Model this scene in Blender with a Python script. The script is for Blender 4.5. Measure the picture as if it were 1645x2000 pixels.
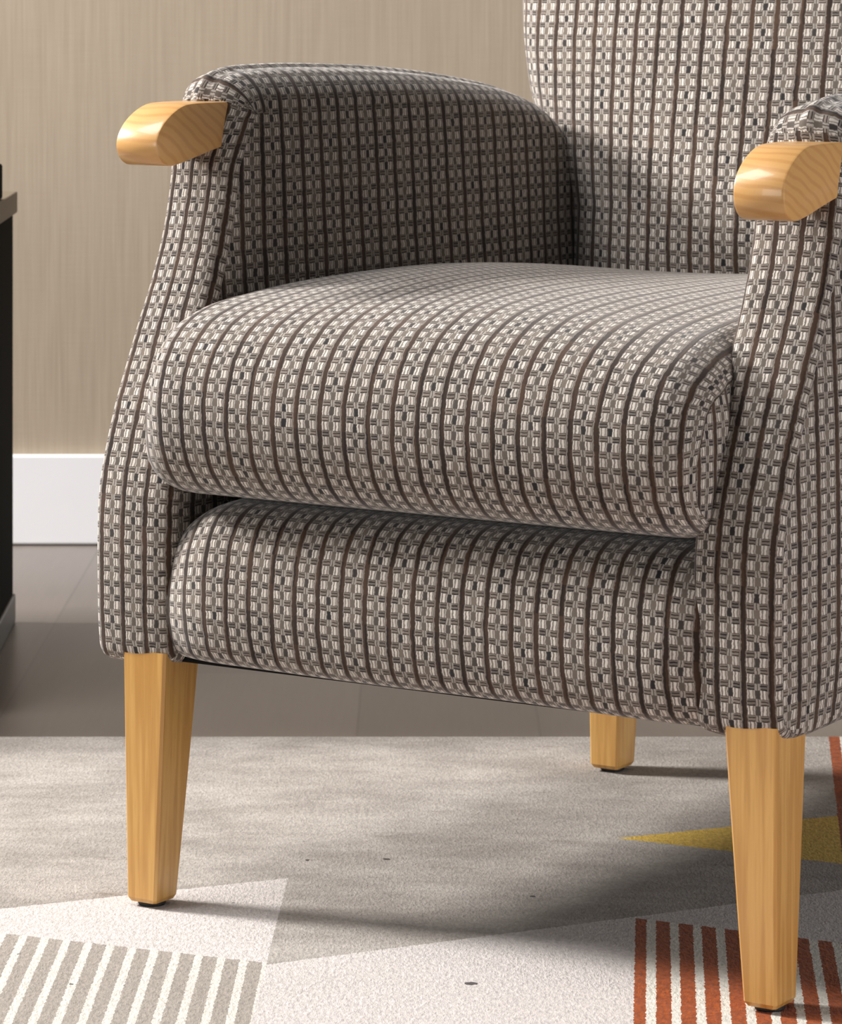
import bpy, bmesh, math
import numpy as np
from mathutils import Vector

for o in list(bpy.data.objects):
    bpy.data.objects.remove(o)
scene = bpy.context.scene
COL = scene.collection
PI = math.pi

# ------------------------------------------------------------------ camera, light, exposure
EYE = 0.76                       # eye height above the floor, metres
FPX = 7000.0                     # focal length for a 2000 px tall frame
cam_d = bpy.data.cameras.new('camera')
cam_d.sensor_fit = 'AUTO'
cam_d.sensor_width = 36.0
cam_d.lens = FPX / 2000.0 * 36.0
cam_d.shift_x = 0.0
cam_d.shift_y = -0.5             # rising-front lens: level camera, frame dropped below the horizon
cam_d.clip_start = 0.1
cam_d.clip_end = 60
cam_d.dof.use_dof = True
cam_d.dof.focus_distance = 2.85
cam_d.dof.aperture_fstop = 26
cam = bpy.data.objects.new('camera', cam_d)
cam.location = (0, 0, EYE)
cam.rotation_euler = (PI/2, 0, 0)
COL.objects.link(cam)
scene.camera = cam

world = bpy.data.worlds.new('room_ambience')
world.use_nodes = True
world.node_tree.nodes['Background'].inputs[0].default_value = (0.93, 0.97, 1.0, 1)
world.node_tree.nodes['Background'].inputs[1].default_value = 0.135
scene.world = world


def area(name, loc, target, size, power, color):
    d = bpy.data.lights.new(name, 'AREA')
    d.shape = 'RECTANGLE'
    d.size, d.size_y = size
    d.energy = power
    d.color = color
    o = bpy.data.objects.new(name, d)
    o.location = loc
    o.rotation_euler = (Vector(target) - Vector(loc)).to_track_quat('-Z', 'Y').to_euler()
    COL.objects.link(o)
    return o


area('window_light', (-3.6, 4.25, 2.66), (0.0, 3.0, 0.3), (0.8, 0.8), 380, (1.0, 0.975, 0.94))
area('right_fill_light', (3.2, 0.9, 0.42), (0.2, 3.0, 0.35), (0.7, 0.5), 62, (1.0, 0.97, 0.96))
area('left_fill_light', (-2.7, -0.2, 1.05), (0.0, 3.0, 0.4), (1.5, 1.5), 40, (1.0, 0.985, 0.97))
area('overhead_fill_light', (-1.25, 2.9, 2.62), (0.1, 3.05, 0.3), (1.1, 1.1), 52, (1.0, 0.985, 0.97))  # added overhead softbox, brightens the seat top and leaves the inner arm dim

scene.view_settings.view_transform = 'Standard'
scene.view_settings.look = 'None'
scene.view_settings.gamma = 1.0
scene.view_settings.use_curve_mapping = False
scene.view_settings.exposure = 0.0


# ------------------------------------------------------------------ node expression helper
class Tree:
    def __init__(self, name):
        self.mat = bpy.data.materials.new(name)
        self.mat.use_nodes = True
        self.nt = self.mat.node_tree
        self.bsdf = self.nt.nodes['Principled BSDF']

    def node(self, typ, **kw):
        n = self.nt.nodes.new(typ)
        for k, v in kw.items():
            setattr(n, k, v)
        return n

    def put(self, sock, val):
        if isinstance(val, X):
            self.nt.links.new(val.s, sock)
        elif isinstance(val, (tuple, list)):
            sock.default_value = tuple(val) + ((1.0,) if len(val) == 3 and sock.type == 'RGBA' else ())
        else:
            sock.default_value = val

    def math(self, op, *args, clamp=False):
        n = self.node('ShaderNodeMath', operation=op, use_clamp=clamp)
        for i, a in enumerate(args):
            self.put(n.inputs[i], a)
        return X(self, n.outputs[0])

    def uv(self):
        n = self.node('ShaderNodeTexCoord')
        return self.sep(X(self, n.outputs['UV']))

    def obj(self):
        n = self.node('ShaderNodeTexCoord')
        return X(self, n.outputs['Object'])

    def pos(self):
        n = self.node('ShaderNodeNewGeometry')
        return X(self, n.outputs['Position'])

    def sep(self, v):
        n = self.node('ShaderNodeSeparateXYZ')
        self.put(n.inputs[0], v)
        return [X(self, n.outputs[i]) for i in range(3)]

    def comb(self, x, y, z=0.0):
        n = self.node('ShaderNodeCombineXYZ')
        for i, a in enumerate((x, y, z)):
            self.put(n.inputs[i], a)
        return X(self, n.outputs[0])

    def noise(self, vec, scale, detail=2.0, rough=0.5):
        n = self.node('ShaderNodeTexNoise')
        self.put(n.inputs['Vector'], vec)
        n.inputs['Scale'].default_value = scale
        n.inputs['Detail'].default_value = detail
        n.inputs['Roughness'].default_value = rough
        return X(self, n.outputs['Fac'])

    def white(self, vec):
        n = self.node('ShaderNodeTexWhiteNoise', noise_dimensions='3D')
        self.put(n.inputs['Vector'], vec)
        return X(self, n.outputs['Value'])

    def mix(self, f, a, b):
        n = self.node('ShaderNodeMix', data_type='RGBA')
        self.put(n.inputs[0], f)
        self.put(n.inputs[6], a)
        self.put(n.inputs[7], b)
        return X(self, n.outputs[2])

    def scale(self, c, f):
        n = self.node('ShaderNodeVectorMath', operation='SCALE')
        self.put(n.inputs[0], c)
        self.put(n.inputs['Scale'], f)
        return X(self, n.outputs[0])

    def smooth(self, x, lo, hi):
        n = self.node('ShaderNodeMapRange', interpolation_type='SMOOTHSTEP')
        self.put(n.inputs[0], x)
        n.inputs[1].default_value = lo
        n.inputs[2].default_value = hi
        return X(self, n.outputs[0])

    def bump(self, h, strength, dist):
        n = self.node('ShaderNodeBump')
        n.inputs['Strength'].default_value = strength
        n.inputs['Distance'].default_value = dist
        self.put(n.inputs['Height'], h)
        self.nt.links.new(n.outputs[0], self.bsdf.inputs['Normal'])

    def out(self, color=None, rough=0.8, spec=0.3, **kw):
        if color is not None:
            self.put(self.bsdf.inputs['Base Color'], color)
        self.put(self.bsdf.inputs['Roughness'], rough)
        self.bsdf.inputs['Specular IOR Level'].default_value = spec
        for k, v in kw.items():
            self.put(self.bsdf.inputs[k], v)
        return self.mat


class X:
    def __init__(self, t, s):
        self.t, self.s = t, s
    def __add__(self, o): return self.t.math('ADD', self, o)
    def __radd__(self, o): return self.t.math('ADD', o, self)
    def __sub__(self, o): return self.t.math('SUBTRACT', self, o)
    def __rsub__(self, o): return self.t.math('SUBTRACT', o, self)
    def __mul__(self, o): return self.t.math('MULTIPLY', self, o)
    def __rmul__(self, o): return self.t.math('MULTIPLY', o, self)
    def __truediv__(self, o): return self.t.math('DIVIDE', self, o)
    def gt(self, o): return self.t.math('GREATER_THAN', self, o)
    def lt(self, o): return self.t.math('LESS_THAN', self, o)
    def fract(self): return self.t.math('FRACT', self)
    def floor(self): return self.t.math('FLOOR', self)
    def max(self, o): return self.t.math('MAXIMUM', self, o)
    def min(self, o): return self.t.math('MINIMUM', self, o)
    def sin(self): return self.t.math('SINE', self)
    def abs(self): return self.t.math('ABSOLUTE', self)


def srgb(r, g, b):
    f = lambda c: (c/255/12.92) if c/255 <= 0.04045 else ((c/255+0.055)/1.055)**2.4
    return (f(r), f(g), f(b))


# ------------------------------------------------------------------ materials
def fabric_material():
    """Woven tweed: brown warp stripe, pale thread blocks, dark weft rows. UV in metres."""
    t = Tree('woven_check_fabric')
    u, v, _ = t.uv()
    P, Q = 0.0225, 0.0119
    uv3 = t.comb(u, v)
    wob = t.noise(uv3, 320, 2) - 0.5
    wob2 = t.noise(uv3, 70, 1) - 0.5
    U = u / P + wob*0.09 + wob2*0.12
    V = v / Q + (t.noise(t.comb(v, u), 300, 2) - 0.5)*0.09 + wob2*0.14
    a, b = U.fract(), V.fract()
    ci, cj = U.floor(), V.floor()
    # masks across the period: stripe 0-.17, block, centre, block
    e = 0.018
    band = lambda x, lo, hi, ee: t.smooth(x, lo-ee, lo+ee) * (1.0 - t.smooth(x, hi-ee, hi+ee))
    stripe = 1.0 - t.smooth((a - 0.5).abs(), 0.382, 0.432)
    stripe = 1.0 - stripe                     # 1 near a = 0 / 1
    cen = band(a, 0.42, 0.58, e)
    blk = band(a, 0.140, 0.395, e).max(band(a, 0.605, 0.860, e))
    row = band(b, 0.03, 0.60, 0.035)          # pale row
    half = a.gt(0.5)
    r1 = t.white(t.comb(ci, cj, 1.0))
    r2 = t.white(t.comb(ci*2.0 + half, cj, 7.0))
    r3 = t.white(t.comb(ci, (V*0.5).floor(), 3.0))
    r4 = t.white(t.comb(ci*2.0 + half, cj, 11.0))
    # base: mid grey mesh of threads
    fine = t.noise(uv3, 1500, 2)
    c = t.mix(fine, srgb(84, 75, 69), srgb(150, 140, 132))
    # weft rows below the pale blocks: two dark threads
    bb = (b - 0.60) / 0.43
    thr = t.smooth(((bb * (2*PI*2.0)).sin()), 0.0, 0.8)
    weft = t.mix(thr, srgb(134, 123, 114), srgb(68, 58, 52))
    weft = t.mix(r4, weft, t.scale(weft, 0.6))
    weft = t.mix(r4.gt(0.82) * thr, weft, srgb(40, 38, 40))
    c = t.mix(blk * (1.0 - row), c, weft)
    # pale blocks: three thread ribs
    ab = t.math('FRACT', (a - 0.125) / 0.475)
    rib = t.smooth(((ab * (2*PI*2.0/0.58) + 1.0).sin()), -0.9, 0.35)
    pale = t.mix(rib, srgb(122, 113, 105), srgb(211, 202, 193))
    pale = t.mix(r2 * 0.45, pale, srgb(158, 148, 139))
    c = t.mix(blk * row, c, pale)
    # centre column
    dark = t.mix(r1, srgb(34, 33, 35), srgb(118, 107, 97))
    c = t.mix(cen * row, c, dark)
    c = t.mix(cen * (1.0 - row), c, t.mix(t.smooth((a - 0.5).abs(), 0.008, 0.03), srgb(84, 75, 69), t.mix(fine, srgb(124, 115, 107), srgb(180, 172, 163))))
    # warp stripe
    st = t.mix(r3, srgb(38, 29, 25), srgb(76, 57, 45))
    st = t.mix(fine, t.scale(st, 0.75), t.scale(st, 1.2))
    c = t.mix(stripe, c, st)
    tint = t.noise(uv3, 26, 2)
    c = t.mix(0.5, c, t.scale(c, 0.75 + tint*0.5))
    h = blk*row*(0.55 + rib*0.45) + (1.0-row)*blk*(1.0-thr)*0.5 + stripe*0.55 + fine*0.25
    t.bump(h, 0.55, 0.0009)
    m = t.out(c, 0.95, 0.12)
    t.put(t.bsdf.inputs['Sheen Weight'], 0.32)
    t.bsdf.inputs['Sheen Roughness'].default_value = 0.45
    return m


def wood_material(name, base, dark, along='z', scale=1.0):
    t = Tree(name)
    x, y, z = t.sep(t.obj())
    if along == 'z':
        vec = t.comb(x*1.0, y*1.0, z*0.045)
    else:
        vec = t.comb(x*1.0, y*0.06, z*1.0)
    n1 = t.noise(vec, 60*scale, 3, 0.55)
    n2 = t.noise(vec, 420*scale, 2, 0.6)
    ring = ((n1*26.0).sin()*0.5 + 0.5)
    f = ring*0.55 + n2*0.45
    c = t.mix(f, dark, base)
    pores = t.noise(t.comb(x, y, z*0.03) if along == 'z' else t.comb(x, y*0.03, z), 1400, 1)
    c = t.mix(t.smooth(pores, 0.60, 0.72)*0.35, c, t.scale(c, 0.7))
    t.bump(n2, 0.08, 0.0004)
    return t.out(c, 0.33, 0.5, **{'Coat Weight': 0.35, 'Coat Roughness': 0.12})


def handle_material():
    """end-cut block: cathedral curves on the flanks, straight fine lines on the nose"""
    t = Tree('lacquered_ash_block')
    x, y, z = t.sep(t.obj())
    d = t.noise(t.comb(x*0.6, y*0.8, z*1.2), 14, 2)
    lines = ((z*620.0 + y*400.0 + x*60.0 + d*22.0).sin()*0.5 + 0.5)
    fine = t.noise(t.comb(x, y*0.3, z*0.5), 700, 2)
    c = t.mix(t.smooth(lines, 0.0, 0.6), srgb(190, 139, 82), srgb(206, 158, 98))
    c = t.mix(fine*0.7, c, srgb(200, 150, 88))
    t.bump(fine, 0.05, 0.0003)
    return t.out(c, 0.36, 0.45, **{'Coat Weight': 0.3, 'Coat Roughness': 0.08})


def plain(name, color, rough=0.6, spec=0.4, noise_scale=60, amt=0.12):
    t = Tree(name)
    n = t.noise(t.obj(), noise_scale, 3)
    return t.out(t.scale(t.mix(0.0, color, color), 1.0 - amt*0.5 + n*amt), rough, spec)


def wall_material():
    t = Tree('fine_woven_wallpaper')
    x, y, z = t.sep(t.obj())
    vert = t.noise(t.comb(x, 0.0, z*0.015), 420, 2, 0.6)
    vert2 = t.noise(t.comb(x, 3.0, z*0.05), 110, 2, 0.5)
    horz = t.noise(t.comb(x*0.03, 0.0, z), 520, 2, 0.6)
    blot = t.noise(t.comb(x, 0.0, z*0.5), 7, 3)
    f = vert*0.5 + vert2*0.36 + horz*0.14
    c = t.mix(t.smooth(f, 0.28, 0.72), srgb(160, 145, 127), srgb(176, 161, 142))
    c = t.mix(0.6, c, t.scale(c, 0.90 + blot*0.2))
    t.bump(f, 0.25, 0.0006)
    return t.out(c, 0.72, 0.3)


def floor_material():
    t = Tree('dark_grey_laminate_planks')
    x, y, z = t.sep(t.obj())
    n = t.noise(t.comb(x*3.0, y*0.22, 0.0), 9, 4, 0.6)
    n2 = t.noise(t.comb(x*8.0, y*0.4, 0.0), 22, 3, 0.6)
    plank = (x/0.19 + 0.35).floor()
    tone = t.white(t.comb(plank, (y/1.2 + plank*0.37).floor(), 0.0))
    c = t.mix(n*0.6 + n2*0.4, srgb(92, 83, 77), srgb(124, 114, 107))
    c = t.scale(c, 0.86 + tone*0.25)
    gap = ((x/0.19 + 0.35).fract() - 0.5).abs().gt(0.492)
    c = t.mix(gap*0.25, c, srgb(30, 26, 24))
    return t.out(c, 0.30 + n*0.08, 0.6)


def rug_material():
    t = Tree('cut_pile_rug_with_shapes')
    p = t.obj()
    x0, y0, _ = t.sep(p)
    w1 = t.noise(p, 210, 2) - 0.5
    w2 = t.noise(t.comb(y0, x0, 4.0), 210, 2) - 0.5
    x = x0 + w1*0.0035
    y = y0 + w2*0.0055
    def above(px, py, slope):                 # 1 where y > line
        return (y - py - (x - px)*slope).gt(0.0)
    def right(px, py, slope):                 # 1 where x > line x = px + slope*(y-py)
        return (x - px - (y - py)*slope).gt(0.0)
    inv = lambda a: 1.0 - a
    pile = t.noise(t.comb(x0, y0*0.42, 0.0), 420, 2, 0.6)
    pile2 = t.noise(t.comb(x0, y0*0.5, 3.0), 215, 3, 0.65)
    mott = t.noise(t.comb(x0, y0, 2.0), 9, 5, 0.62)
    streak = t.noise(t.comb(x0*0.5, y0, 5.0), 26, 4, 0.6)
    base = t.mix(t.smooth(mott*0.55 + streak*0.45, 0.30, 0.70), srgb(150, 142, 135), srgb(186, 178, 171))
    worn = t.smooth(t.noise(t.comb(x0*0.4, y0, 9.0), 34, 5, 0.75), 0.57, 0.74)
    base = t.mix(worn*0.7, base, srgb(128, 117, 108))
    light = t.mix(mott, srgb(200, 192, 188), srgb(218, 210, 207))
    grey = t.mix(mott, srgb(152, 143, 135), srgb(174, 165, 156))
    orange = t.mix(pile2, srgb(120, 50, 12), srgb(180, 90, 36))
    cream = t.mix(mott, srgb(212, 206, 196), srgb(230, 224, 214))
    yellow = t.mix(pile2, srgb(206, 162, 52), srgb(236, 202, 96))
    c = base
    # pale panel + grey stripes under it, left of the slanting edge
    left_of = inv(right(-0.1137, 3.0612, 0.0247))
    below1 = inv(above(-0.1137, 3.0612, 0.443))
    far_left = right(-0.62, 2.9, 0.0)
    c = t.mix(left_of*below1*far_left, c, light)
    below2 = inv(above(-0.1225, 2.7926, -0.411))
    s = (x + 0.1235 - (y - 2.79)*0.012) / 0.0181
    bars = s.fract().gt(0.36)
    c = t.mix(left_of*below2*far_left, c, t.mix(bars, cream, grey))
    # pale field to the right of it
    field = right(-0.1137, 3.0612, 0.0247) * inv(above(-0.0008, 2.8455, 0.492))
    c = t.mix(field, c, light)
    # rust bars
    s0 = x - (y - 2.92)*0.0647
    zone = s0.gt(0.1748) * inv(above(0.1748, 2.9281, -0.486)) * s0.lt(0.62)
    k = (s0 - 0.1915)/0.0184
    rust = s0.lt(0.1838).max(k.gt(0.0)*k.fract().lt(0.62))
    c = t.mix(zone, c, t.mix(rust, cream, orange))
    # yellow wedge
    wedge = inv(above(0.1755, 3.2071, 0.427)) * above(0.1755, 3.2071, -0.50) * x.gt(0.17) * x.lt(0.52)
    c = t.mix(wedge, c, yellow)
    # rust bars at the far right
    s2 = x - (y - 3.65)*0.09
    zone2 = s2.gt(0.4152) * s2.lt(0.60) * y.gt(3.02)
    k2 = ((s2 - 0.4152)/0.0184).fract()
    c = t.mix(zone2, c, t.mix(k2.lt(0.6), cream, orange))
    # lint specks
    for (sx, sy, rx) in ((0.0383, 2.733, 0.0052), (0.0934, 2.9983, 0.0028), (-0.0991, 3.125, 0.0024), (-0.0299, 3.1287, 0.0036),
                         (-0.3164, 2.818, 0.0018), (-0.2661, 2.7315, 0.0018), (-0.1561, 2.9779, 0.0016)):
        dx = (x - sx)/rx
        dy = (y - sy)/(rx*0.9)
        c = t.mix((dx*dx + dy*dy).lt(1.0)*0.92, c, srgb(58, 52, 50))
    c = t.scale(c, 0.25 + pile*0.53 + pile2*0.60)
    t.bump(pile*0.6 + pile2*0.8, 0.6, 0.003)
    m = t.out(c, 0.98, 0.03)
    t.put(t.bsdf.inputs['Sheen Weight'], 0.08)
    return m


FABRIC = fabric_material()
WOOD = wood_material('lacquered_ash_leg', srgb(210, 163, 92), srgb(178, 127, 62), 'z')
BLOCK = handle_material()
BLACK_RUBBER = plain('black_rubber', srgb(24, 24, 24), 0.6)
LINING = plain('black_lining_cloth', srgb(22, 21, 21), 0.95, 0.1, 300, 0.3)
WALL = wall_material()
FLOOR = floor_material()
RUG = rug_material()
PAINT = plain('white_satin_paint', srgb(240, 240, 243), 0.4, 0.4, 20, 0.04)


# ------------------------------------------------------------------ mesh helpers
def link(name, verts, faces, mat, parent=None, uvs=None, smooth=True, off=(0, 0, 0)):
    me = bpy.data.meshes.new(name)
    me.from_pydata([(a+off[0], b+off[1], c+off[2]) for a, b, c in verts], [], faces)
    if uvs is not None:
        lay = me.uv_layers.new(name='UVMap')
        flat = np.array([w for f in uvs for w in f], dtype=np.float32).ravel()
        lay.data.foreach_set('uv', flat)
    bm = bmesh.new()
    bm.from_mesh(me)
    bmesh.ops.remove_doubles(bm, verts=bm.verts, dist=1e-6)
    bmesh.ops.recalc_face_normals(bm, faces=bm.faces)
    bm.to_mesh(me)
    bm.free()
    me.polygons.foreach_set('use_smooth', [smooth]*len(me.polygons))
    me.materials.append(mat)
    o = bpy.data.objects.new(name, me)
    COL.objects.link(o)
    if parent:
        o.parent = parent
    return o


def tag(o, label=None, cat=None, group=None, kind=None):
    for k, v in (('label', label), ('category', cat), ('group', group), ('kind', kind)):
        if v:
            o[k] = v
    return o


def box(name, lo, hi, mat, parent=None, bevel=0.0, off=(0, 0, 0), segs=2):
    x0, y0, z0 = lo
    x1, y1, z1 = hi
    vs = [(x, y, z) for x in (x0, x1) for y in (y0, y1) for z in (z0, z1)]
    fs = [(0, 1, 3, 2), (4, 6, 7, 5), (0, 4, 5, 1), (2, 3, 7, 6), (0, 2, 6, 4), (1, 5, 7, 3)]
    o = link(name, vs, fs, mat, parent, smooth=False, off=off)
    if bevel:
        bm = bmesh.new()
        bm.from_mesh(o.data)
        bmesh.ops.bevel(bm, geom=list(bm.edges), offset=bevel, segments=segs, affect='EDGES', profile=0.5)
        bm.to_mesh(o.data)
        bm.free()
    return o


def spline(pts, n, closed=False):
    """centripetal-ish Catmull-Rom through pts, resampled at equal arc length"""
    P = np.array(pts, float)
    m = len(P)
    out = []
    rng = range(m) if closed else range(m-1)
    for i in rng:
        if closed:
            p0, p1, p2, p3 = P[(i-1) % m], P[i], P[(i+1) % m], P[(i+2) % m]
        else:
            p0, p1, p2, p3 = P[max(i-1, 0)], P[i], P[i+1], P[min(i+2, m-1)]
        d01 = max(np.linalg.norm(p1-p0), 1e-6)**0.5
        d12 = max(np.linalg.norm(p2-p1), 1e-6)**0.5
        d23 = max(np.linalg.norm(p3-p2), 1e-6)**0.5
        m1 = (p2-p1) + d12*((p1-p0)/d01 - (p2-p0)/(d01+d12)) if np.linalg.norm(p1-p0) > 0 else (p2-p1)
        m2 = (p2-p1) + d12*((p3-p2)/d23 - (p3-p1)/(d12+d23)) if np.linalg.norm(p3-p2) > 0 else (p2-p1)
        for k in range(16):
            t = k/16
            h00, h10, h01, h11 = 2*t**3-3*t**2+1, t**3-2*t**2+t, -2*t**3+3*t**2, t**3-t**2
            out.append(h00*p1 + h10*m1 + h01*p2 + h11*m2)
    out.append(P[0] if closed else P[-1])
    out = np.array(out)
    L = np.concatenate([[0], np.cumsum(np.linalg.norm(np.diff(out, axis=0), axis=1))])
    s = np.linspace(0, L[-1], n+1 if closed else n)
    R = np.stack([np.interp(s, L, out[:, k]) for k in range(out.shape[1])], 1)
    return (R[:-1], s[:-1], L[-1]) if closed else (R, s, L[-1])


def normals2d(P):
    """outward normals of a closed 2-D outline"""
    T = np.roll(P, -1, 0) - np.roll(P, 1, 0)
    T /= np.linalg.norm(T, axis=1)[:, None]
    N = np.stack([T[:, 1], -T[:, 0]], 1)
    A = 0.5*np.sum(P[:, 0]*np.roll(P[:, 1], -1) - np.roll(P[:, 0], -1)*P[:, 1])
    return N if A > 0 else -N


class Shell:
    """collects faces with per-corner uvs"""
    def __init__(self):
        self.v, self.f, self.w = [], [], []

    def ring(self, pts):
        i = len(self.v)
        self.v.extend([tuple(map(float, p)) for p in pts])
        return list(range(i, i+len(pts)))

    def bridge(self, A, B, ua, ub, closed=True):
        """ua/ub: uv arrays with one extra entry at the end when closed"""
        n = len(A)
        for j in range(n if closed else n-1):
            k = (j+1) % n
            self.f.append((A[j], A[k], B[k], B[j]))
            self.w.append([ua[j], ua[j+1], ub[j+1], ub[j]])

    def cap(self, ring, uv):
        self.f.append(tuple(ring))
        self.w.append([tuple(uv[j]) for j in range(len(ring))])

    def build(self, name, mat, parent, off=(0, 0, -0.01)):
        return link(name, self.v, self.f, mat, parent, self.w, True, off)


# ------------------------------------------------------------------ the room
def struct(o):
    o['kind'] = 'structure'
    return o


WALL_Y = 5.005
struct(box('floor', (-4.2, -1.5, -0.05), (4.2, WALL_Y, 0.0), FLOOR))
struct(box('wall_back', (-4.2, WALL_Y, -0.05), (4.2, WALL_Y+0.1, 2.7), WALL))
bb = struct(box('baseboard_back', (-4.2, WALL_Y-0.014, 0.0015), (4.2, WALL_Y, 0.126), PAINT, bevel=0.003))

rug = box('rug', (-1.0, 1.9, 0.0), (1.3, 3.653, 0.010), RUG, bevel=0.004)
tag(rug, 'beige pile rug with pale panels, rust bars and a yellow wedge', 'rug')

# ------------------------------------------------------------------ the armchair
CH = bpy.data.objects.new('armchair', None)
COL.objects.link(CH)
CH.location = (0.0055, 2.8087, 0.010)
CH.rotation_euler = (0, 0, -math.radians(32.755))
tag(CH, 'grey brown checked tweed armchair with wooden arm ends and legs on the rug', 'armchair')

Z0 = -0.010        # heights below are given above the floor


def make_cushion():
    hw = 0.252
    c0 = -0.006
    prof = [(0.02, 0.354), (0.0, 0.357), (-0.018, 0.366), (-0.034, 0.386), (-0.042, 0.415), (-0.041, 0.445), (-0.031, 0.472), (-0.010, 0.495),
            (0.03, 0.512), (0.09, 0.521), (0.17, 0.526), (0.30, 0.526), (0.44, 0.519), (0.55, 0.508), (0.592, 0.492), (0.604, 0.45),
            (0.60, 0.39), (0.575, 0.358), (0.45, 0.352), (0.2, 0.352)]
    P, s, L = spline(prof, 260, True)
    s = np.append(s, L)
    # medial line the profile shrinks towards
    M = np.stack([np.clip(P[:, 0], 0.035, 0.53), np.full(len(P), 0.438)], 1)
    D = P - M
    dist = np.linalg.norm(D, axis=1)
    st = []
    for x in np.linspace(-1, 1, 41):
        st.append((x*(hw-0.030), 0.0, None))
    caps = []
    r = 0.030
    for th in np.linspace(0, PI/2, 9)[1:]:
        caps.append(((hw-r) + r*math.sin(th), r*(1-math.cos(th)), r*th))
    full = [(-a, b, -(hw-r) - c) for a, b, c in reversed(caps)] + [(x, 0.0, x) for x, _, _ in st] + [(a, b, (hw-r)+c) for a, b, c in caps]
    sh = Shell()
    rings, uvs = [], []
    smid = s[np.argmin(np.abs(P[:, 1]-0.42) + (P[:, 0] > 0.1)*9)]
    top = np.clip((P[:, 1]-0.43)/0.09, 0, 1)
    front = np.clip(1 - (P[:, 0]+0.04)/0.12, 0, 1)
    fb = 1 - 0.6*np.clip((0.43-P[:, 1])/0.05, 0, 1)
    for (u, ins, su) in full:
        k = np.clip(1 - ins*fb/dist, 0.02, 1)
        Q = M + D*k[:, None]
        e = abs(u/hw)
        z = Q[:, 1] - top*(0.004 if u < 0 else 0.014)*e**3
        vv = Q[:, 0] + front*0.004*e**4
        # soft hand-filled unevenness
        z = z + top*0.0022*np.sin(u*17+1.0+Q[:, 0]*9)
        uu = u*(1 + 0.010*np.clip(front*1.6, 0, 1) - 0.02*(1-np.clip(front*1.6, 0, 1))) + c0
        rings.append(sh.ring(np.stack([uu*np.ones(len(P)), vv, z], 1)))
        kk = 1 - ins/0.08*0.6
        uvs.append(np.stack([np.full(len(s), su), (s-smid)*kk], 1))
    for i in range(len(rings)-1):
        sh.bridge(rings[i], rings[i+1], uvs[i], uvs[i+1])
    # boxing faces at both ends
    for side in (0, -1):
        u, ins, su = full[side]
        sg = 1 if side else -1
        prev, pu = rings[side], uvs[side]
        base = np.array([sh.v[i] for i in rings[side]])
        for k in (0.75, 0.5, 0.25, 0.02):
            Q = np.stack([M[:, 0], base[:, 2]*0 + 0.438], 1)
            pt = np.stack([base[:, 0] + sg*0.003*(1-k*k), Q[:, 0] + (base[:, 1]-Q[:, 0])*k, Q[:, 1] + (base[:, 2]-Q[:, 1])*k], 1)
            cur = sh.ring(pt)
            # the boxing strip keeps its stripes upright
            cu = np.stack([su + sg*(pt[:, 1]+0.016), pt[:, 2]-0.42], 1)
            cu = np.append(cu, cu[:1], 0)
            if k == 0.75:
                b0 = np.stack([su + sg*(base[:, 1]+0.016), base[:, 2]-0.42], 1)
                pu = np.append(b0, b0[:1], 0)
            sh.bridge(prev, cur, pu, cu)
            prev, pu = cur, cu
        sh.cap(prev, pu)
    return sh.build('seat_cushion', FABRIC, CH)


def make_rail():
    """bulging upholstered panel under the cushion"""
    prof = [(0.10, 0.2165), (0.05, 0.2145), (0.022, 0.2135), (0.006, 0.2165), (-0.005, 0.226), (-0.011, 0.245), (-0.0135, 0.27), (-0.012, 0.295),
            (-0.007, 0.318), (0.004, 0.336), (0.022, 0.3455), (0.05, 0.349), (0.14, 0.350)]
    P, s, L = spline(prof, 90)
    sh = Shell()
    prev = None
    u0, u1 = -0.2575, 0.2480
    for u in np.linspace(u0, u1, 81):
        eL = max(0, 1-(u-u0)/0.062) if u-u0 < 0.062 else 0
        eL = min(eL, 1)
        eR = max(0, 1-(u1-u)/0.045) if u1-u < 0.045 else 0
        top = np.clip((P[:, 1]-0.25)/0.10, 0, 1)
        low = 1-top
        v = P[:, 0] + top*(0.022*eL**2 + 0.010*eR**2) + low*(0.014*eL**2.2 + 0.012*eR**2.2)
        z = P[:, 1] - top*(0.020*eL**2 + 0.006*eR**2) + (0.0012*np.sin(u*23) + 0.0025 - 0.012*(u+0.0))*low*0.35
        r = sh.ring(np.stack([np.full(len(P), u), v, z], 1))
        uv = np.stack([np.full(len(s), u+0.0062), s - 0.08], 1)
        if prev:
            sh.bridge(prev[0], r, prev[1], uv, False)
        prev = (r, uv)
    return sh.build('front_rail', FABRIC, CH)


ARM_OUT = [(0.010, 0.2115), (0.0015, 0.219), (-0.0015, 0.236), (-0.003, 0.27), (-0.003, 0.325), (0.000, 0.358), (0.011, 0.396), (0.023, 0.427),
           (0.038, 0.458), (0.054, 0.490), (0.071, 0.522), (0.087, 0.560), (0.097, 0.597), (0.102, 0.632), (0.104, 0.664), (0.1075, 0.680),
           (0.119, 0.6925), (0.142, 0.6985), (0.20, 0.7010), (0.28, 0.7000), (0.37, 0.6965), (0.45, 0.6905), (0.52, 0.6830), (0.585, 0.6735),
           (0.630, 0.6610), (0.662, 0.642), (0.683, 0.615), (0.690, 0.583), (0.689, 0.54), (0.686, 0.45), (0.680, 0.30), (0.676, 0.2195), (0.664, 0.2115),
           (0.45, 0.2115), (0.2, 0.2115)]


SIDE = np.array([0.77, 1.0])


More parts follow.
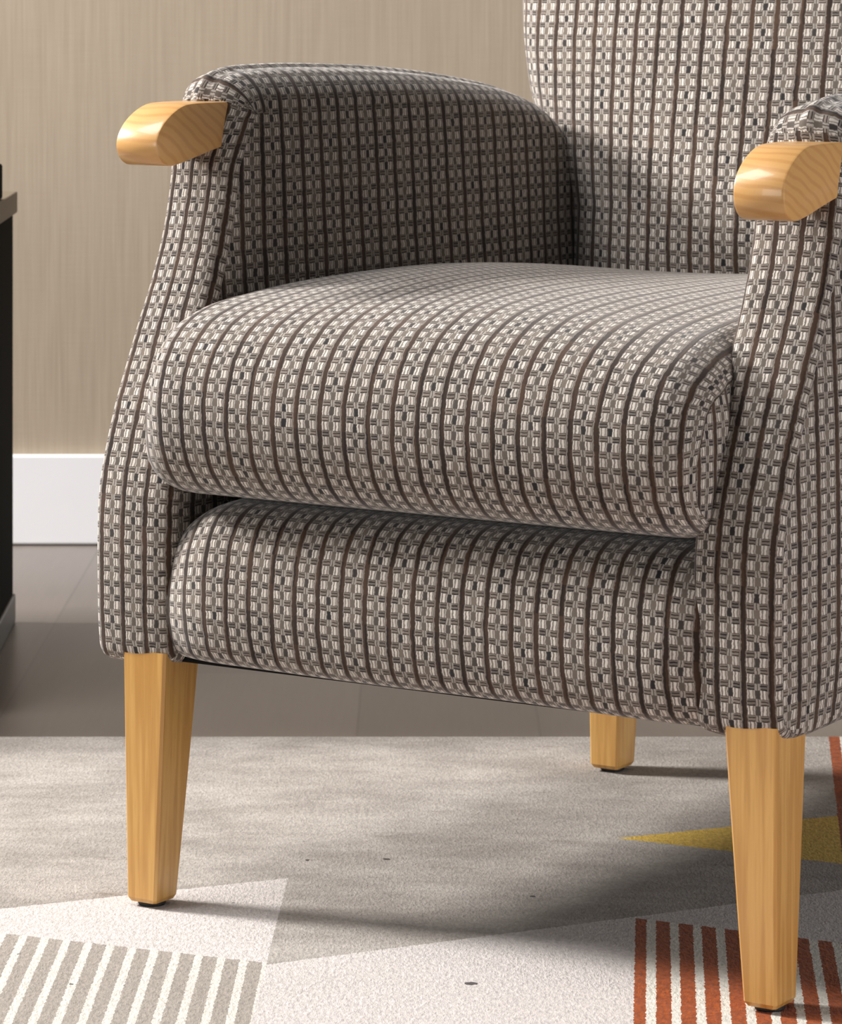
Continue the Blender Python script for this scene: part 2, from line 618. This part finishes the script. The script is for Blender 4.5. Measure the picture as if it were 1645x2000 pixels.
def make_arm(ui, uo, drop, name, taper):
    P, s, L = spline(ARM_OUT, 420, True)
    sg = 1 if ui > uo else -1                    # +1: the inner side faces +u
    w = np.clip((P[:, 1]-0.60)/0.07, 0, 1)
    P[:, 1] -= drop*w*w*(3-2*w)
    N = normals2d(P)
    for _ in range(6):
        N = (np.roll(N, 1, 0) + N*2 + np.roll(N, -1, 0))/4
        N /= np.linalg.norm(N, axis=1)[:, None]
    s = np.append(s, L)
    topw = np.clip((P[:, 1]-0.62)/0.05, 0, 1)
    ri = 0.014 + 0.022*topw
    ro = 0.009 + 0.016*topw
    isfront = (P[:, 0] < 0.115) & (P[:, 1] > 0.2125) & (P[:, 1] < 0.672 - drop)
    c = np.array([0.34, 0.42])
    sh = Shell()
    rings = []                                   # (ring indices, u array, inset array, across array)

    def add(u, ins, across):
        Q = P - N*ins[:, None]
        wi = np.clip((u - uo)/(ui - uo), 0, 1)
        zz = np.clip((Q[:, 1]-0.36)/0.22, 0, 1)
        u = u - taper*sg*wi*zz*zz*(3-2*zz)
        rings.append((sh.ring(np.stack([u, Q[:, 0], Q[:, 1]], 1)), Q, across, u))

    th = np.linspace(PI/2, 0, 8)
    for a in th:
        add(ui - sg*ri*(1-math.sin(a)), ri*(1-math.cos(a)), ri*(PI/2-a))
    width = abs(ui-uo) - ri - ro
    base = ri*PI/2
    for q in np.linspace(0, 1, 8)[1:-1]:
        add(ui - sg*(ri + width*q), -0.0035*math.sin(PI*q)*np.ones(len(P))*(0.4+0.6*topw), base + width*q)
    base2 = base + width
    for a in th[::-1]:
        add(uo + sg*ro*(1-math.sin(a)), ro*(1-math.cos(a)), base2 + ro*(PI/2)*(a/(PI/2)))

    def ext(a):
        return np.append(a, a[:1], 0)

    istop = (P[:, 0] < 0.15) & (P[:, 1] >= 0.672 - drop)
    jref = int(np.argmin(np.abs(P[:, 0]-0.2) + (P[:, 1] < 0.6)*9))
    srt = P[jref, 0] - np.sign(P[(jref+1) % len(P), 0]-P[jref, 0])*s[jref]
    sdir = np.sign(P[(jref+1) % len(P), 0]-P[jref, 0])
    for (A, QA, aA, uA), (B, QB, aB, uB) in zip(rings[:-1], rings[1:]):
        n = len(A)
        # planar continuation of the inner face over the rim
        i0 = P - N*ri[:, None]
        pa = ext(i0 + N*aA[:, None])*SIDE
        pb = ext(i0 + N*aB[:, None])*SIDE
        aAe, aBe = ext(aA), ext(aB)
        for j in range(n):
            k = (j+1) % n
            sh.f.append((A[j], A[k], B[k], B[j]))
            if isfront[j]:
                o = 0.0093 if sg > 0 else -0.0105
                sh.w.append([(-sg*aAe[j]+o, s[j]), (-sg*aAe[j+1]+o, s[j+1]), (-sg*aBe[j+1]+o, s[j+1]), (-sg*aBe[j]+o, s[j])])
            elif istop[j]:
                U0, U1 = (srt + sdir*s[j])*SIDE[0], (srt + sdir*s[j+1])*SIDE[0]
                z0 = 0.6985 - 0.036 - drop
                sh.w.append([(U0, z0+aAe[j]), (U1, z0+aAe[j+1]), (U1, z0+aBe[j+1]), (U0, z0+aBe[j])])
            else:
                sh.w.append([tuple(pa[j]), tuple(pa[j+1]), tuple(pb[j+1]), tuple(pb[j])])
    # inner and outer faces
    for idx, (uu, sgn, puff) in ((0, (ui, sg, 0.008)), (-1, (uo, -sg, 0.010))):
        A, QA, aA, uA = rings[idx]
        prev = A
        pu = ext(QA)*SIDE
        for k in (0.93, 0.85, 0.75, 0.62, 0.48, 0.32, 0.16, 0.004):
            Q = c + (QA - c)*k
            zz = np.clip((Q[:, 1]-0.36)/0.22, 0, 1)
            tp = taper*sg*zz*zz*(3-2*zz) if idx == 0 else 0.0
            cur = sh.ring(np.stack([uu + sgn*puff*(1-k**2.5) - tp*np.ones(len(P)), Q[:, 0], Q[:, 1]], 1))
            cu = ext(Q)*SIDE
            sh.bridge(prev, cur, pu, cu)
            prev, pu = cur, cu
        sh.cap(prev, pu)
    return sh.build(name, FABRIC, CH)


def make_back():
    half = [(0.0, 0.395), (0.12, 0.395), (0.20, 0.398), (0.238, 0.412), (0.258, 0.45), (0.262, 0.52), (0.274, 0.575), (0.296, 0.622), (0.314, 0.665),
            (0.323, 0.715), (0.330, 0.77), (0.332, 0.86), (0.322, 0.96), (0.285, 1.03), (0.22, 1.065), (0.12, 1.08)]
    pts = half + [(0.0, 1.083)] + [(-a, b) for a, b in reversed(half[1:])]
    P, s, L = spline(pts, 300, True)
    N = normals2d(P)
    for _ in range(5):
        N = (np.roll(N, 1, 0) + N*2 + np.roll(N, -1, 0))/4
        N /= np.linalg.norm(N, axis=1)[:, None]
    def vb(z):
        return 0.668 + 0.13*(z-0.5)
    r, T = 0.048, 0.135
    c = np.array([0.0, 0.70])
    sh = Shell()
    rings = []

    def add(Q, dv, across, UV=None):
        rings.append((sh.ring(np.stack([Q[:, 0]*1.05 - 0.011, vb(Q[:, 1]) + dv, Q[:, 1]], 1)), UV))

    Qi = P - N*r
    def puff(Q):
        # crowned front, fuller in the lumbar area
        x = Q[:, 0]/(0.245 + 0.09*np.clip((Q[:, 1]-0.56)/0.16, 0, 1))
        z = (Q[:, 1]-0.40)/0.68
        return -(0.094 - 0.045*np.clip(z, 0, 1))*np.clip(1-np.abs(x)**2.0, 0, 1)*np.clip(1-np.abs(2*z-1)**5, 0, 1)
    ks = [0.01, 0.15, 0.3, 0.45, 0.6, 0.72, 0.82, 0.9, 0.96, 1.0]
    for k in ks:
        Q = c + (Qi-c)*k
        add(Q, puff(Q)*1.0, 0, Q.copy())
    for a in np.linspace(PI/2, 0, 9)[1:]:
        Q = P - N*(r*(1-math.cos(a)))
        add(Q, r*(1-math.sin(a)) + puff(Q)*math.sin(a), 0, Qi + N*(r*(PI/2-a)))
    for q in np.linspace(0, 1, 5)[1:]:
        add(P.copy(), r + (T-r-0.02)*q, 0, Qi + N*(r*PI/2 + (T-r-0.02)*q))
    for k in (0.97, 0.7, 0.35, 0.01):
        Q = c + (P-c)*k
        add(Q, T, 0, Qi + N*(r*PI/2 + T - r + (1-k)*0.3))
    for (A, ua), (B, ub) in zip(rings[:-1], rings[1:]):
        sh.bridge(A, B, np.append(ua, ua[:1], 0)*[0.9, 1] + [0.004, 0], np.append(ub, ub[:1], 0)*[0.9, 1] + [0.004, 0])
    sh.cap(rings[0][0], rings[0][1]*[0.9, 1] + [0.004, 0])
    sh.cap(rings[-1][0], rings[-1][1])
    return sh.build('backrest', FABRIC, CH)


make_cushion()
make_rail()
make_arm(-0.2515, -0.329, 0.0, 'arm', 0.012)
make_arm(0.2325, 0.308, 0.017, 'arm', 0.0)
make_back()
# frame bottom, closed with black lining
box('bottom_lining', (-0.300, 0.022, 0.2120), (0.282, 0.655, 0.2200), LINING, CH, 0.002, (0, 0, Z0))
# inner deck and rear rail that carry the cushion and the backrest
def deck():
    sh = Shell()
    A = sh.ring([(-0.262, 0.09, 0.349), (0.248, 0.09, 0.349)])
    B = sh.ring([(-0.262, 0.62, 0.349), (0.248, 0.62, 0.349)])
    C = sh.ring([(-0.262, 0.62, 0.215), (0.248, 0.62, 0.215)])
    sh.bridge(A, B, [(0, 0), (0.5, 0)], [(0, 0.53), (0.5, 0.53)], False)
    sh.bridge(B, C, [(0, 0.53), (0.5, 0.53)], [(0, 0.66), (0.5, 0.66)], False)
    return sh.build('seat_deck', LINING, CH)
deck()
def rear_panel():
    box('rear_panel', (-0.262, 0.640, 0.214), (0.248, 0.690, 0.47), LINING, CH, 0.01, (0, 0, Z0))
rear_panel()


def make_handle(uc, hw, zt, depth, name, lab=None):
    """show-wood arm end: flat top that rolls over a blunt nose, underside rising back to the root"""
    k = depth
    prof = [(0.13, 0.0), (0.070, 0.0), (0.052, -0.0015), (0.037, -0.007), (0.0225, -0.0165), (0.0145, -0.0265), (0.0125, -0.036*k), (0.0155, -0.045*k),
            (0.023, -0.0515*k), (0.034, -0.0535*k), (0.050, -0.0515*k), (0.075, -0.0460*k), (0.105, -0.0400*k), (0.13, -0.0385*k)]
    P, s, L = spline(prof, 70)
    P = np.vstack([P])
    n = len(P)
    vs, fs = [], []
    b = 0.0022
    N = normals2d(P)
    us = [(-hw, b), (-hw+b*0.3, b*0.3), (-hw+b, 0), (hw-b, 0), (hw-b*0.3, b*0.3), (hw, b)]
    for (u, ins) in us:
        Q = P - N*ins
        for q in Q:
            vs.append((uc+u, q[0], zt+q[1]))
    for i in range(len(us)-1):
        for j in range(n):
            k2 = (j+1) % n
            fs.append((i*n+j, i*n+k2, (i+1)*n+k2, (i+1)*n+j))
    fs.append(tuple(range(n)))
    fs.append(tuple(range((len(us)-1)*n, len(us)*n)))
    o = link(name, vs, fs, BLOCK, CH, smooth=True, off=(0, 0, Z0))
    m = o.modifiers.new('edge', 'EDGE_SPLIT')
    m.split_angle = math.radians(28)
    return o


make_handle(-0.2965, 0.0215, 0.6735, 0.97, 'arm_end')
make_handle(0.2835, 0.0215, 0.6515, 1.06, 'arm_end')


def make_leg(u_in, u_out, v0, sgn, vt=0.046, vbm=0.031, lean=0.0, us_t=0.044, us_b=0.030):
    """square tapered leg; the outer and front faces stay upright, the inner faces taper"""
    zt, zb = 0.222, 0.0140
    rows = [(zt, 0.0), (0.15, 0.34), (0.09, 0.63), (0.035, 0.91), (0.0175, 1.0), (zb, 1.15)]
    vs, fs = [], []
    ch = 0.0022
    ring_n = 8
    for z, f in rows:
        ff = min(f, 1.0)
        wu = us_t + (us_b-us_t)*ff
        wv = vt + (vbm-vt)*ff
        x0 = u_out + (0.004*ff if sgn > 0 else 0.0)
        x1 = x0 + sgn*wu
        y0 = v0 + lean*ff
        y1 = y0 + wv
        xa, xb = min(x0, x1), max(x0, x1)
        d = 0.002 if f > 1 else 0.0
        xa += d; xb -= d; y0 += d; y1 -= d
        vs += [(xa+ch, y0, z), (xb-ch, y0, z), (xb, y0+ch, z), (xb, y1-ch, z), (xb-ch, y1, z), (xa+ch, y1, z), (xa, y1-ch, z), (xa, y0+ch, z)]
    for i in range(len(rows)-1):
        for j in range(ring_n):
            k = (j+1) % ring_n
            fs.append((i*ring_n+j, i*ring_n+k, (i+1)*ring_n+k, (i+1)*ring_n+j))
    fs.append(tuple(range(ring_n)))
    fs.append(tuple(range((len(rows)-1)*ring_n, len(rows)*ring_n)))
    leg = link('leg', vs, fs, WOOD, CH, smooth=False, off=(0, 0, Z0))
    last = vs[-ring_n:]
    cx = sum(p[0] for p in last)/ring_n
    cy = sum(p[1] for p in last)/ring_n
    gv, gf = [], []
    for (r, z) in ((0.0110, 0.0102), (0.0116, 0.0112), (0.0116, 0.0160)):
        for j in range(24):
            a = 2*PI*j/24
            gv.append((cx+r*math.cos(a), cy+r*math.sin(a), z))
    for i in range(2):
        for j in range(24):
            k = (j+1) % 24
            gf.append((i*24+j, i*24+k, (i+1)*24+k, (i+1)*24+j))
    gf.append(tuple(range(24)))
    gf.append(tuple(range(48, 72)))
    tag(link('foot_glide', gv, gf, BLACK_RUBBER, leg, smooth=False, off=(0, 0, Z0)), 'round black glide')
    return leg


make_leg(0, -0.301, 0.0, 1, vt=0.050)
make_leg(0, 0.305, 0.0, -1, vt=0.051, vbm=0.034, us_b=0.028)
make_leg(0, -0.237, 0.655, 1, lean=0.0, us_t=0.040, us_b=0.031, vt=0.052, vbm=0.035)
make_leg(0, 0.240, 0.655, -1, lean=0.0, us_t=0.040, us_b=0.031)

# ------------------------------------------------------------------ side cabinet at the left edge
TB = bpy.data.objects.new('side_cabinet', None)
COL.objects.link(TB)
TB.location = (-0.4955, 4.38, 0.0)
TB.rotation_euler = (0, 0, math.radians(1.5))
tag(TB, 'low black cabinet with a brown grey top on the dark floor', 'cabinet')
BLK = plain('black_lacquer_board', srgb(20, 21, 19), 0.9, 0.08, 40, 0.2)
TAUPE = plain('brown_grey_board', srgb(112, 100, 84), 0.5, 0.4, 60, 0.15)
CHAR = plain('charcoal_board', srgb(74, 77, 76), 0.4, 0.5, 40, 0.15)
# origin at the rear right corner of the footprint; the piece extends to -x and -y
box('cabinet_top', (-0.95, -0.62, 0.500), (0.002, 0.002, 0.526), TAUPE, TB, 0.0015)
box('side_panel', (-0.024, -0.60, 0.035), (-0.003, -0.004, 0.500), BLK, TB, 0.001)
box('side_panel', (-0.93, -0.60, 0.035), (-0.909, -0.004, 0.500), BLK, TB, 0.001)
box('back_panel', (-0.909, -0.020, 0.035), (-0.024, -0.008, 0.500), BLK, TB)
box('door', (-0.905, -0.612, 0.040), (-0.47, -0.596, 0.496), BLK, TB, 0.001)
box('door', (-0.464, -0.612, 0.040), (-0.028, -0.596, 0.496), BLK, TB, 0.001)
box('plinth', (-0.94, -0.61, 0.0), (0.0, 0.0, 0.035), CHAR, TB, 0.002)

spk = box('storage_box', (-0.30, -0.11, 0.0), (0.0, 0.11, 0.042), BLK, bevel=0.003)
spk.location = (-0.4915, 4.10, 0.526)
tag(spk, 'small black box lying on the cabinet top at the left edge', 'box')
